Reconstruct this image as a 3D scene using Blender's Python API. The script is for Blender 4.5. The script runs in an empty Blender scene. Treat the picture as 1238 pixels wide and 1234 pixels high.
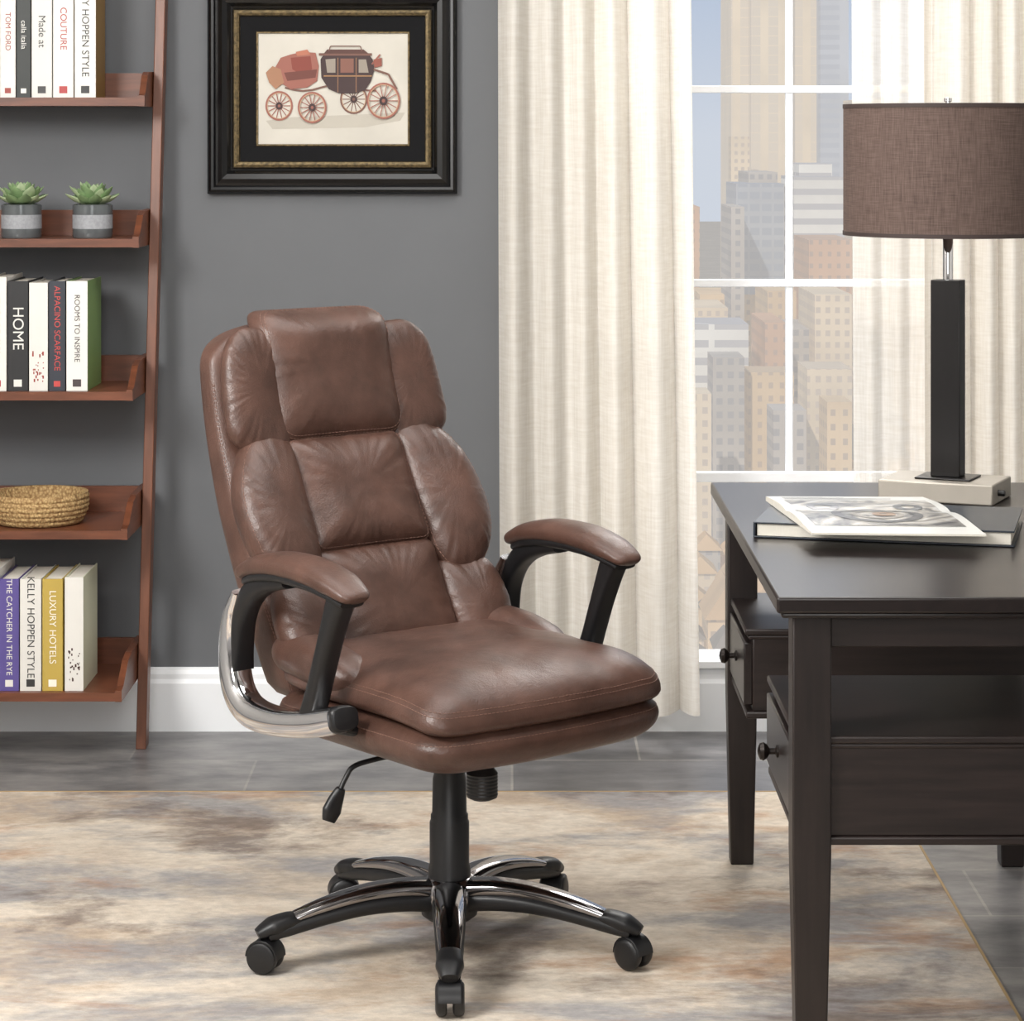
import bpy, math, random, bmesh
from mathutils import Vector, Matrix, noise
random.seed(7)
scene = bpy.context.scene
scene.view_settings.view_transform = 'Standard'

# ---------- survey constants (metres; camera at the origin of x/y, looking along +Y) ----------
H = 1.46          # eye height
F = 3090.0        # focal length in px
CX, HY = 619.0, 167.0
def X(u, d): return (u - CX) * d / F
def Z(v, d): return H - (v - HY) * d / F
WALL = 6.31

# ---------- materials ----------
def lin(c):
    o = []
    for v in c:
        v /= 255.0
        o.append(v / 12.92 if v <= 0.04045 else ((v + 0.055) / 1.055) ** 2.4)
    return (o[0], o[1], o[2], 1.0)

def newmat(name):
    m = bpy.data.materials.new(name); m.use_nodes = True
    nt = m.node_tree
    return m, nt, nt.nodes['Principled BSDF'], nt.nodes['Material Output']

def pm(name, col, rough=0.5, metal=0.0, var=0.06, vscale=6.0, bump=0.0, bscale=200.0, coat=0.0, stretch=None, spec=0.5):
    m, nt, b, o = newmat(name)
    N, L = nt.nodes, nt.links
    b.inputs['Roughness'].default_value = rough
    b.inputs['Metallic'].default_value = metal
    b.inputs['Coat Weight'].default_value = coat
    b.inputs['Specular IOR Level'].default_value = spec
    tc = N.new('ShaderNodeTexCoord'); mp = N.new('ShaderNodeMapping')
    if stretch: mp.inputs['Scale'].default_value = stretch
    L.new(tc.outputs['Object'], mp.inputs['Vector'])
    nz = N.new('ShaderNodeTexNoise'); nz.inputs['Scale'].default_value = vscale; nz.inputs['Detail'].default_value = 5
    L.new(mp.outputs['Vector'], nz.inputs['Vector'])
    rp = N.new('ShaderNodeValToRGB')
    c = lin(col)
    rp.color_ramp.elements[0].position = 0.3; rp.color_ramp.elements[1].position = 0.7
    rp.color_ramp.elements[0].color = tuple(max(0, v * (1 - var)) for v in c[:3]) + (1,)
    rp.color_ramp.elements[1].color = tuple(min(1, v * (1 + var)) for v in c[:3]) + (1,)
    L.new(nz.outputs['Fac'], rp.inputs['Fac']); L.new(rp.outputs['Color'], b.inputs['Base Color'])
    if bump > 0:
        n2 = N.new('ShaderNodeTexNoise'); n2.inputs['Scale'].default_value = bscale; n2.inputs['Detail'].default_value = 3
        L.new(mp.outputs['Vector'], n2.inputs['Vector'])
        bp = N.new('ShaderNodeBump'); bp.inputs['Strength'].default_value = bump; bp.inputs['Distance'].default_value = 0.002
        L.new(n2.outputs['Fac'], bp.inputs['Height']); L.new(bp.outputs['Normal'], b.inputs['Normal'])
    return m

M_wall = pm('wall_grey_paint', (102, 104, 107), 0.75, var=0.02, bump=0.05, bscale=300)
M_wall2 = pm('wall_light_paint', (205, 203, 200), 0.8, var=0.02)
M_white = pm('white_trim_paint', (246, 248, 250), 0.4, var=0.005)
def leather():
    m, nt, b, o = newmat('brown_leather'); N, L = nt.nodes, nt.links
    tc = N.new('ShaderNodeTexCoord')
    nz = N.new('ShaderNodeTexNoise'); nz.inputs['Scale'].default_value = 12; nz.inputs['Detail'].default_value = 8; nz.inputs['Roughness'].default_value = .65
    L.new(tc.outputs['Object'], nz.inputs['Vector'])
    rp = N.new('ShaderNodeValToRGB')
    rp.color_ramp.elements[0].position = 0.32; rp.color_ramp.elements[0].color = lin((66, 45, 37))
    rp.color_ramp.elements[1].position = 0.70; rp.color_ramp.elements[1].color = lin((93, 66, 56))
    L.new(nz.outputs['Fac'], rp.inputs['Fac']); L.new(rp.outputs['Color'], b.inputs['Base Color'])
    b.inputs['Roughness'].default_value = 0.39
    vo = N.new('ShaderNodeTexVoronoi'); vo.inputs['Scale'].default_value = 380
    L.new(tc.outputs['Object'], vo.inputs['Vector'])
    n3 = N.new('ShaderNodeTexNoise'); n3.inputs['Scale'].default_value = 26; n3.inputs['Detail'].default_value = 4
    L.new(tc.outputs['Object'], n3.inputs['Vector'])
    b1 = N.new('ShaderNodeBump'); b1.inputs['Strength'].default_value = 0.3; b1.inputs['Distance'].default_value = 0.001
    L.new(vo.outputs['Distance'], b1.inputs['Height'])
    b2 = N.new('ShaderNodeBump'); b2.inputs['Strength'].default_value = 0.26; b2.inputs['Distance'].default_value = 0.007
    L.new(n3.outputs['Fac'], b2.inputs['Height']); L.new(b1.outputs['Normal'], b2.inputs['Normal'])
    L.new(b2.outputs['Normal'], b.inputs['Normal'])
    return m
M_leather = leather()
M_stitch = pm('leather_stitching', (124, 94, 82), 0.6)
M_chrome = pm('chrome', (238, 238, 240), 0.06, 1.0, var=0.01)
M_dchrome = pm('dark_chrome', (158, 156, 158), 0.08, 1.0, var=0.02)
M_black = pm('black_plastic', (20, 20, 22), 0.42, var=0.05, bump=0.05, bscale=500)
M_brass = pm('antique_knob', (42, 36, 33), 0.35, 0.6)
M_desk = pm('espresso_wood', (31, 24, 23), 0.3, var=0.25, vscale=9, stretch=(6, 0.6, 6), bump=0.04, bscale=60)
M_deskf = pm('espresso_wood_side', (35, 26, 24), 0.42, var=0.4, vscale=9, stretch=(0.7, 1, 9), bump=0.04, bscale=60)
M_deskl = pm('espresso_wood_leg', (33, 25, 23), 0.4, var=0.35, vscale=9, stretch=(8, 8, 0.7), bump=0.04, bscale=60)
M_cherry = pm('cherry_wood', (104, 60, 40), 0.38, var=0.3, vscale=8, stretch=(1, 1, 9), bump=0.03, bscale=60)
M_cherryv = pm('cherry_wood_rail', (110, 68, 49), 0.38, var=0.2, vscale=8, stretch=(9, 9, 0.8), bump=0.03, bscale=60)
M_page = pm('paper_pages', (225, 220, 208), 0.8, var=0.04, vscale=60, stretch=(30, 1, 1))
M_gloss_black = pm('black_lacquer', (13, 13, 14), 0.22, var=0.1)
M_gold = pm('antique_gold', (96, 82, 56), 0.45, 0.6, var=0.6, vscale=140)

# ---------- mesh helpers ----------
def cr4(a, b, c, d, t): return 0.5 * ((2*b) + (c-a)*t + (2*a-5*b+4*c-d)*t*t + (3*b-a-3*c+d)*t*t*t)
class MB:
    def __init__(s): s.v = []; s.f = []; s.m = []; s.mats = []
    def mi(s, mat):
        if mat not in s.mats: s.mats.append(mat)
        return s.mats.index(mat)
    def add(s, vs, fs, mat, M=None):
        o = len(s.v); k = s.mi(mat)
        for p in vs:
            p = Vector(p)
            if M: p = M @ p
            s.v.append(p)
        for f in fs: s.f.append([i + o for i in f]); s.m.append(k)
    def box(s, x0, x1, y0, y1, z0, z1, mat, M=None):
        vs = [(x0,y0,z0),(x1,y0,z0),(x1,y1,z0),(x0,y1,z0),(x0,y0,z1),(x1,y0,z1),(x1,y1,z1),(x0,y1,z1)]
        fs = [(0,3,2,1),(4,5,6,7),(0,1,5,4),(1,2,6,5),(2,3,7,6),(3,0,4,7)]
        s.add(vs, fs, mat, M)
    def prism(s, poly, axis, a0, a1, mat, M=None):
        def mk(p, a):
            return {'x': (a, p[0], p[1]), 'y': (p[0], a, p[1]), 'z': (p[0], p[1], a)}[axis]
        n = len(poly)
        vs = [mk(p, a0) for p in poly] + [mk(p, a1) for p in poly]
        fs = [list(range(n))[::-1], list(range(n, 2 * n))] + [(i, (i + 1) % n, n + (i + 1) % n, n + i) for i in range(n)]
        s.add(vs, fs, mat, M)
    def lathe(s, prof, c, mat, n=40, M=None, closed=False):
        vs = []; fs = []
        for (r, z) in prof:
            for i in range(n):
                a = 2 * math.pi * i / n
                vs.append(Vector((c[0] + r * math.cos(a), c[1] + r * math.sin(a), c[2] + z)))
        k = len(prof)
        for j in range(k if closed else k - 1):
            j2 = (j + 1) % k
            for i in range(n):
                i2 = (i + 1) % n
                fs.append((j*n+i, j*n+i2, j2*n+i2, j2*n+i))
        if not closed:
            if prof[0][0] > 1e-6: fs.append(list(range(n))[::-1])
            if prof[-1][0] > 1e-6: fs.append([(k-1)*n+i for i in range(n)])
        s.add(vs, fs, mat, M)
    def sweep(s, pts, A, B, mat, up=(0,0,1), ex=2.6, n=20, sub=6, M=None, side=None):
        if isinstance(A, (int, float)): A = [A] * len(pts)
        if isinstance(B, (int, float)): B = [B] * len(pts)
        P = []; AA = []; BB = []
        m = len(pts)
        for i in range(m - 1):
            i0, i1, i2, i3 = max(i-1, 0), i, i+1, min(i+2, m-1)
            for k in range(sub):
                t = k / sub
                P.append(Vector([cr4(pts[i0][c], pts[i1][c], pts[i2][c], pts[i3][c], t) for c in range(3)]))
                AA.append(A[i1]*(1-t)+A[i2]*t); BB.append(B[i1]*(1-t)+B[i2]*t)
        P.append(Vector(pts[-1])); AA.append(A[-1]); BB.append(B[-1])
        up = Vector(up); vs = []; fs = []
        for i, p in enumerate(P):
            t = (P[min(i+1, len(P)-1)] - P[max(i-1, 0)]).normalized()
            if side is not None: sd = Vector(side)
            else:
                sd = t.cross(up)
                if sd.length < 1e-4: sd = Vector((1, 0, 0))
            sd.normalize(); nn = sd.cross(t).normalized()
            for k in range(n):
                a = 2 * math.pi * k / n
                ca, sa = math.cos(a), math.sin(a)
                cx = math.copysign(abs(ca) ** (2/ex), ca); sy = math.copysign(abs(sa) ** (2/ex), sa)
                vs.append(p + sd * (cx * AA[i]) + nn * (sy * BB[i]))
        for i in range(len(P) - 1):
            for k in range(n):
                k2 = (k + 1) % n
                fs.append((i*n+k, i*n+k2, (i+1)*n+k2, (i+1)*n+k))
        fs.append(list(range(n))[::-1]); fs.append([(len(P)-1)*n+k for k in range(n)])
        s.add(vs, fs, mat, M)
    def obj(s, name, parent=None, bevel=0.0, smooth=True, angle=35, segs=2):
        me = bpy.data.meshes.new(name)
        me.from_pydata([tuple(p) for p in s.v], [], s.f)
        for mt in s.mats: me.materials.append(mt)
        for p, k in zip(me.polygons, s.m): p.material_index = k; p.use_smooth = smooth
        me.update()
        bm = bmesh.new(); bm.from_mesh(me); bmesh.ops.recalc_face_normals(bm, faces=bm.faces); bm.to_mesh(me); bm.free()
        ob = bpy.data.objects.new(name, me); scene.collection.objects.link(ob)
        if smooth:
            try: me.set_sharp_from_angle(angle=math.radians(angle))
            except Exception: pass
        if bevel > 0:
            b = ob.modifiers.new('bevel', 'BEVEL'); b.width = bevel; b.segments = segs; b.limit_method = 'ANGLE'; b.angle_limit = math.radians(40)
        if parent:
            ob.parent = parent
            if parent.get('world_children'):
                ob.matrix_parent_inverse = Matrix.Translation(-parent.location)
        return ob

def empty(name, loc, rotz=0.0, world_children=True):
    e = bpy.data.objects.new(name, None); e.location = loc; e.rotation_euler = (0, 0, rotz)
    e.empty_display_size = 0.1
    if world_children: e['world_children'] = 1
    scene.collection.objects.link(e); return e

def rrect(x0, x1, y0, y1, r, k=8):
    rs = r if isinstance(r, (list, tuple)) else [r]*4
    out = []
    for (cx, cy, a0), q in zip(((x1-rs[0], y1-rs[0], 0), (x0+rs[1], y1-rs[1], 90), (x0+rs[2], y0+rs[2], 180), (x1-rs[3], y0+rs[3], 270)), rs):
        for i in range(k + 1):
            a = math.radians(a0 + 90 * i / k); out.append((cx + q*math.cos(a), cy + q*math.sin(a)))
    return out
def resample(poly, n):
    m = len(poly); d = [0]
    for i in range(m):
        a, b = poly[i], poly[(i+1) % m]; d.append(d[-1] + math.hypot(b[0]-a[0], b[1]-a[1]))
    out = []; j = 0
    for i in range(n):
        t = d[-1] * i / n
        while d[j+1] < t: j += 1
        k = (t - d[j]) / max(1e-9, d[j+1]-d[j]); a, b = poly[j], poly[(j+1) % m]
        out.append((a[0]+(b[0]-a[0])*k, a[1]+(b[1]-a[1])*k))
    return out
def crom(poly, sub=8):
    m = len(poly); out = []
    for i in range(m):
        p = [poly[(i+k-1) % m] for k in range(4)]
        for s in range(sub):
            out.append(tuple(cr4(p[0][c], p[1][c], p[2][c], p[3][c], s/sub) for c in range(2)))
    return out
def interp(tab, z):
    # smooth (Catmull-Rom) table lookup
    if z <= tab[0][0]: return tab[0][1]
    for i in range(len(tab)-1):
        (a, b), (c, d) = tab[i], tab[i+1]
        if z <= c:
            t = (z-a)/(c-a)
            sl = lambda k: (tab[min(k+1, len(tab)-1)][1]-tab[max(k-1, 0)][1])/(tab[min(k+1, len(tab)-1)][0]-tab[max(k-1, 0)][0])
            m0, m1 = sl(i)*(c-a), sl(i+1)*(c-a)
            return (2*t**3-3*t*t+1)*b + (t**3-2*t*t+t)*m0 + (-2*t**3+3*t*t)*d + (t**3-t*t)*m1
    return tab[-1][1]

# =====================================================================
# ROOM SHELL
# =====================================================================
RX0, RX1, RY0, RZ = -2.7, 2.7, -1.2, 2.85
WX0, WX1, WZ0, WZ1 = X(715, WALL), X(1330, WALL), 0.155, 2.55

def floor_mat():
    m, nt, b, o = newmat('grey_slate_tile'); N, L = nt.nodes, nt.links
    tc = N.new('ShaderNodeTexCoord')
    br = N.new('ShaderNodeTexBrick')
    br.inputs['Scale'].default_value = 1.0; br.offset = 0.5
    br.inputs['Brick Width'].default_value = 0.6; br.inputs['Row Height'].default_value = 0.3
    br.inputs['Mortar Size'].default_value = 0.003
    br.inputs['Color1'].default_value = lin((106, 106, 110)); br.inputs['Color2'].default_value = lin((148, 146, 145))
    br.inputs['Mortar'].default_value = lin((160, 157, 153))
    L.new(tc.outputs['Object'], br.inputs['Vector'])
    nz = N.new('ShaderNodeTexNoise'); nz.inputs['Scale'].default_value = 5; nz.inputs['Detail'].default_value = 10; nz.inputs['Roughness'].default_value = .62
    mp = N.new('ShaderNodeMapping'); mp.inputs['Scale'].default_value = (1, 2.2, 1)
    L.new(tc.outputs['Object'], mp.inputs['Vector']); L.new(mp.outputs['Vector'], nz.inputs['Vector'])
    rp = N.new('ShaderNodeValToRGB'); rp.color_ramp.elements[0].position = 0.35; rp.color_ramp.elements[1].position = 0.66
    rp.color_ramp.elements[0].color = (0.42, 0.42, 0.43, 1); rp.color_ramp.elements[1].color = (1.12, 1.09, 1.05, 1)
    L.new(nz.outputs['Fac'], rp.inputs['Fac'])
    mx = N.new('ShaderNodeMix'); mx.data_type = 'RGBA'; mx.blend_type = 'MULTIPLY'; mx.inputs[0].default_value = 1
    L.new(br.outputs['Color'], mx.inputs[6]); L.new(rp.outputs['Color'], mx.inputs[7])
    L.new(mx.outputs[2], b.inputs['Base Color'])
    b.inputs['Roughness'].default_value = 0.34
    bp = N.new('ShaderNodeBump'); bp.inputs['Strength'].default_value = 0.15; bp.inputs['Distance'].default_value = 0.004
    L.new(nz.outputs['Fac'], bp.inputs['Height']); L.new(bp.outputs['Normal'], b.inputs['Normal'])
    return m
g = MB(); g.box(RX0-.1, RX1+.1, RY0-.1, WALL+.12, -.1, 0, floor_mat()); g.obj('floor', smooth=False)
g = MB(); g.box(RX0-.1, RX1+.1, RY0-.1, WALL+.12, RZ, RZ+.1, M_wall2); g.obj('ceiling', smooth=False)
g = MB(); g.box(RX0-.1, RX0, RY0-.1, WALL+.12, 0, RZ, M_wall2); g.obj('wall_left', smooth=False)
g = MB(); g.box(RX1, RX1+.1, RY0-.1, WALL+.12, 0, RZ, M_wall2); g.obj('wall_right', smooth=False)
g = MB(); g.box(RX0, RX1, RY0-.1, RY0, 0, RZ, M_wall2); g.obj('wall_rear', smooth=False)
g = MB()
g.box(RX0, WX0, WALL, WALL+.12, 0, RZ, M_wall)
g.box(WX1, RX1, WALL, WALL+.12, 0, RZ, M_wall)
g.box(WX0, WX1, WALL, WALL+.12, 0, WZ0, M_wall)
g.box(WX0, WX1, WALL, WALL+.12, WZ1, RZ, M_wall)
g.obj('wall_back', smooth=False)
g = MB()
prof = [(WALL, 0), (WALL-.02, 0), (WALL-.02, .118), (WALL-.014, .128), (WALL-.014, .14), (WALL-.008, .15), (WALL, .155)]
g.prism(prof, 'x', RX0, RX1, M_white); g.obj('baseboard_back', smooth=False)

win = empty('window_1', (0.5*(WX0+WX1), WALL, 1.3))
g = MB()
c = .085
g.box(WX0-c, WX0, WALL-.022, WALL, .156, WZ1+c, M_white); g.box(WX1, WX1+c, WALL-.022, WALL, .156, WZ1+c, M_white)
g.box(WX0, WX1, WALL-.022, WALL, WZ1, WZ1+c, M_white)
g.box(WX0, WX1, WALL-.03, WALL+.12, WZ0+.001, WZ0+.02, M_white)
g.obj('casing', win, bevel=.003)
g = MB()
gy0, gy1 = WALL+.03, WALL+.07
g.box(WX0, WX0+.04, gy0, gy1, WZ0+.02, WZ1, M_white); g.box(WX1-.04, WX1, gy0, gy1, WZ0+.02, WZ1, M_white)
xm = X(954, 6.36)
for k in (-1, 0, 1):
    g.box(xm-.009+k*.4, xm+.009+k*.4, gy0+.01, gy1-.01, WZ0+.02, WZ1, M_white)
for v, h in ((108, .009), (342, .009), (576, .012), (806, .02), (-130, .009)):
    z = Z(v, 6.36); g.box(WX0+.04, WX1-.04, gy0+.005, gy1-.005, z-h, z+h, M_white)
g.obj('sash', win, bevel=.002)
m, nt, b, o = newmat('window_glass')
tr = nt.nodes.new('ShaderNodeBsdfTransparent'); gl = nt.nodes.new('ShaderNodeBsdfGlossy'); gl.inputs['Roughness'].default_value = .02
ms = nt.nodes.new('ShaderNodeMixShader'); ms.inputs[0].default_value = .012
nt.links.new(tr.outputs[0], ms.inputs[1]); nt.links.new(gl.outputs[0], ms.inputs[2]); nt.links.new(ms.outputs[0], o.inputs['Surface'])
g = MB(); g.box(WX0+.04, WX1-.04, WALL+.049, WALL+.051, WZ0+.02, WZ1, m); g.obj('glass', win, smooth=False)

# ---------- curtains ----------
def curtain_mat(name, transp):
    m, nt, b, o = newmat(name); N, L = nt.nodes, nt.links
    tc = N.new('ShaderNodeTexCoord')
    mp = N.new('ShaderNodeMapping'); mp.inputs['Scale'].default_value = (14, 14, 160)
    L.new(tc.outputs['Object'], mp.inputs['Vector'])
    nz = N.new('ShaderNodeTexNoise'); nz.inputs['Scale'].default_value = 1.2; nz.inputs['Detail'].default_value = 4
    L.new(mp.outputs['Vector'], nz.inputs['Vector'])
    mp2 = N.new('ShaderNodeMapping'); mp2.inputs['Scale'].default_value = (180, 180, 8)
    L.new(tc.outputs['Object'], mp2.inputs['Vector'])
    nz2 = N.new('ShaderNodeTexNoise'); nz2.inputs['Scale'].default_value = 1.2; nz2.inputs['Detail'].default_value = 3
    L.new(mp2.outputs['Vector'], nz2.inputs['Vector'])
    ad = N.new('ShaderNodeMath'); ad.operation = 'ADD'; L.new(nz.outputs['Fac'], ad.inputs[0]); L.new(nz2.outputs['Fac'], ad.inputs[1])
    hf = N.new('ShaderNodeMath'); hf.operation = 'MULTIPLY'; hf.inputs[1].default_value = .5; L.new(ad.outputs[0], hf.inputs[0])
    rp = N.new('ShaderNodeValToRGB'); rp.color_ramp.elements[0].position = .35; rp.color_ramp.elements[1].position = .65
    rp.color_ramp.elements[0].color = lin((226, 220, 210)); rp.color_ramp.elements[1].color = lin((241, 237, 230))
    L.new(hf.outputs[0], rp.inputs['Fac'])
    b.inputs['Roughness'].default_value = .9; b.inputs['Specular IOR Level'].default_value = .1
    L.new(rp.outputs['Color'], b.inputs['Base Color'])
    tl = N.new('ShaderNodeBsdfTranslucent'); L.new(rp.outputs['Color'], tl.inputs['Color'])
    m1 = N.new('ShaderNodeMixShader'); m1.inputs[0].default_value = .32
    L.new(b.outputs[0], m1.inputs[1]); L.new(tl.outputs[0], m1.inputs[2])
    tp = N.new('ShaderNodeBsdfTransparent')
    m2 = N.new('ShaderNodeMixShader'); m2.inputs[0].default_value = transp
    L.new(m1.outputs[0], m2.inputs[1]); L.new(tp.outputs[0], m2.inputs[2]); L.new(m2.outputs[0], o.inputs['Surface'])
    return m
M_curt = curtain_mat('linen_curtain', .03); M_sheer = curtain_mat('sheer_curtain', .28)
def curtain(name, xt0, xt1, xb0, xb1, z0, z1, ybase, amp, lam, mat, seed):
    n, mrow = 480, 36; vs = []; fs = []
    for j in range(mrow + 1):
        t = j / mrow; z = z1 + (z0 - z1) * t
        a0 = xt0 + (xb0 - xt0) * t; a1 = xt1 + (xb1 - xt1) * t
        for i in range(n + 1):
            s = i / n; x = a0 + (a1 - a0) * s
            L = (xt1 - xt0) * s
            ph = 2*math.pi*L/lam + 1.9*math.sin(L*9+seed) + .9*math.sin(L*21+seed*2) + .25*math.sin(t*3+L*5)
            a = amp * (.62 + .38*math.sin(L*13+seed*3)) * (.85+.25*t)
            y = ybase + a*math.sin(ph) + a*.28*math.sin(2*ph+1+t) + .005*math.sin(L*90+seed)
            vs.append((x + .38*a*math.cos(ph), y, z))
    for j in range(mrow):
        for i in range(n):
            k = j*(n+1)+i; fs.append((k, k+1, k+n+2, k+n+1))
    g = MB(); g.add(vs, fs, mat)
    return g.obj(name, angle=180)
cu = empty('window_curtain', (X(720, 6.2), 6.2, 1.3))
cp = curtain('panel', X(606, 6.2), X(824, 6.2), X(611, 6.2), X(842, 6.2), .075, 2.7, 6.19, .055, .070, M_curt, 1.0)
cp.parent = cu; cp.matrix_parent_inverse = Matrix.Translation(-cu.location)
cu2 = empty('window_curtain', (X(1200, 6.2), 6.2, 1.3))
for o_ in (curtain('sheer_panel', X(1026, 6.24), X(1120, 6.24), X(1031, 6.24), X(1120, 6.24), .075, 2.7, 6.225, .016, .07, M_sheer, 2.3),
           curtain('panel', X(1110, 6.2), X(1400, 6.2), X(1112, 6.2), X(1400, 6.2), .075, 2.7, 6.19, .055, .078, M_curt, 4.1)):
    o_.parent = cu2; o_.matrix_parent_inverse = Matrix.Translation(-cu2.location)
g = MB(); g.sweep([(X(590,6.2), 6.19, 2.72), (X(1000,6.2), 6.19, 2.72), (2.1, 6.19, 2.72)], .012, .012, M_dchrome, ex=2); g.obj('curtain_rod')

# =====================================================================
# CITY outside (real distance, real size)
# =====================================================================
GZ = -80.0
def facade(name, wallc, winc, sx, sz, fx=.45, fz=.5, haze_emit=.35):
    m, nt, b, o = newmat(name); N, L = nt.nodes, nt.links
    tc = N.new('ShaderNodeTexCoord'); sp = N.new('ShaderNodeSeparateXYZ'); L.new(tc.outputs['Object'], sp.inputs[0])
    def M_(op, a, bb):
        n = N.new('ShaderNodeMath'); n.operation = op
        for i, q in enumerate((a, bb)):
            if q is None: continue
            if isinstance(q, (int, float)): n.inputs[i].default_value = q
            else: L.new(q, n.inputs[i])
        return n.outputs[0]
    xy = M_('ADD', sp.outputs['X'], sp.outputs['Y'])
    mx_ = M_('GREATER_THAN', M_('FRACT', M_('DIVIDE', xy, sx), None), 1-fx)
    mz_ = M_('GREATER_THAN', M_('FRACT', M_('DIVIDE', sp.outputs['Z'], sz), None), 1-fz)
    mask = M_('MULTIPLY', mx_, mz_)
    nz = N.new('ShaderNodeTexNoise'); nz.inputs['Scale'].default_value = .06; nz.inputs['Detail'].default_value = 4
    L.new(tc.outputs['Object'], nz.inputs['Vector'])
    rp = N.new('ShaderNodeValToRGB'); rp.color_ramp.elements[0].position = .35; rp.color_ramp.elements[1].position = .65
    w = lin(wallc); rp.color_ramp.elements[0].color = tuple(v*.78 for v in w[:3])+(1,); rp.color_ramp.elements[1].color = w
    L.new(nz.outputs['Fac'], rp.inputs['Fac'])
    mx = N.new('ShaderNodeMix'); mx.data_type = 'RGBA'; L.new(mask, mx.inputs[0])
    L.new(rp.outputs['Color'], mx.inputs[6]); mx.inputs[7].default_value = lin(winc)
    L.new(mx.outputs[2], b.inputs['Base Color']); b.inputs['Roughness'].default_value = .9; b.inputs['Specular IOR Level'].default_value = .1
    em = N.new('ShaderNodeEmission'); em.inputs['Color'].default_value = lin((226, 222, 218)); em.inputs['Strength'].default_value = 1.0  # aerial haze painted in: pale self-glow mixed into every city surface
    ms = N.new('ShaderNodeMixShader'); ms.inputs[0].default_value = haze_emit
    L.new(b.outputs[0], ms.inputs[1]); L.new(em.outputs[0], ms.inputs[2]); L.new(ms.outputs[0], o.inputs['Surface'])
    return m
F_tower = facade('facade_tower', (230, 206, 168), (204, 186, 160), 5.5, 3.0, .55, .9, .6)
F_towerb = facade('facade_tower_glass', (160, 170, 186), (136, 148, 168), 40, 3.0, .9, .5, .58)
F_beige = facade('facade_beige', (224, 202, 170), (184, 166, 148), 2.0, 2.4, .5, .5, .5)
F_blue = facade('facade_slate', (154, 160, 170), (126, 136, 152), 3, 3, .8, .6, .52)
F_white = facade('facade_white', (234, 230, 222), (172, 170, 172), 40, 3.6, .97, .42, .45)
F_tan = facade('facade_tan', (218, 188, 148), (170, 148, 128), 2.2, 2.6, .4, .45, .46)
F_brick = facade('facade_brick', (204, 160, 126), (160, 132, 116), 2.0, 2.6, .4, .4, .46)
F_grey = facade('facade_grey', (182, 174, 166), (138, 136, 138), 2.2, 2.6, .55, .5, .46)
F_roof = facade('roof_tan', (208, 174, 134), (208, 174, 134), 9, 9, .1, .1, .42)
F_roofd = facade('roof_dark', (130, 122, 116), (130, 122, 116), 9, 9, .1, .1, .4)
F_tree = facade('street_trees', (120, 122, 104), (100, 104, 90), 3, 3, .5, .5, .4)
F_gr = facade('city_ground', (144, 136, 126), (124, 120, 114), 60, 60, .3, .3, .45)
city = empty('city_buildings', (100, 600, GZ))
g = MB()
def bld(u0, u1, vt, d, mat, dep=30, base=None):
    x0, x1, zt = X(u0, d), X(u1, d), Z(vt, d)
    g.box(x0, x1, d, d+dep, GZ if base is None else base, zt, mat)
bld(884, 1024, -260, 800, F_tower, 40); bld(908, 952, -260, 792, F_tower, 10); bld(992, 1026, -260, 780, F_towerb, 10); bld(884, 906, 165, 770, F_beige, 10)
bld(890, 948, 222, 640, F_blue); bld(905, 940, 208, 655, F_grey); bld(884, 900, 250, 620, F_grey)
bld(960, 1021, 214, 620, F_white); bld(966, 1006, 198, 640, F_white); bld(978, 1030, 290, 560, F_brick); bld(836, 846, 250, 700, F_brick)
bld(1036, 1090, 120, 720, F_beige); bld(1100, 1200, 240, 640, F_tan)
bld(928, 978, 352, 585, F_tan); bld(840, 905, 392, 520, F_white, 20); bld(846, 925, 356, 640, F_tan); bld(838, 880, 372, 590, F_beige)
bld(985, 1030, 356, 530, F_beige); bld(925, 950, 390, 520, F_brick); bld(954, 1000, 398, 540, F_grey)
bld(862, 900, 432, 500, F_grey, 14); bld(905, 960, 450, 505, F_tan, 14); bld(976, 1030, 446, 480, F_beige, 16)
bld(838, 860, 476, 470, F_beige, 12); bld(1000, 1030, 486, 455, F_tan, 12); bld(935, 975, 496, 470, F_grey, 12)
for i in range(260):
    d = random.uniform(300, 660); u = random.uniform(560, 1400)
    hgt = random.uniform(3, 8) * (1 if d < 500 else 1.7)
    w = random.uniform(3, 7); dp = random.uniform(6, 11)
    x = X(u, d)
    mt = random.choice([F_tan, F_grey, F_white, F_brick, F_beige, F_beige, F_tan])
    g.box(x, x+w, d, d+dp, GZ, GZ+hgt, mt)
    if i % 2 == 0:
        r = x + w*.5
        g.add([(x-.4, d-.5, GZ+hgt), (x+w+.4, d-.5, GZ+hgt), (x+w+.4, d+dp, GZ+hgt), (x-.4, d+dp, GZ+hgt), (r, d+2, GZ+hgt+2.6), (r, d+dp-2, GZ+hgt+2.6)],
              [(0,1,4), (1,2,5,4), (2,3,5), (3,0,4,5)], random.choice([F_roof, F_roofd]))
    else:
        g.box(x+w*.2, x+w*.5, d+2, d+4, GZ+hgt, GZ+hgt+1.4, F_grey)
    if i % 3 == 0:
        for k in range(3):
            q = random.uniform(1.2, 2.4); tx = x-3-k*3
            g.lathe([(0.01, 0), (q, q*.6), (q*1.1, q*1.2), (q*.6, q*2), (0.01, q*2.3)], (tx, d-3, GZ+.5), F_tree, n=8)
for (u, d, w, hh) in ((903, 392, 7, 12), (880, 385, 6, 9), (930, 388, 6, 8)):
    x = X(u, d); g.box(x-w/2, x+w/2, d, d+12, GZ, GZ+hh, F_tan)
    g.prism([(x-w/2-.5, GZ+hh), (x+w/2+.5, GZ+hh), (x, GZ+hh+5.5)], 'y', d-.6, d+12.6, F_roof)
g.obj('blocks', city, smooth=False)
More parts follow.
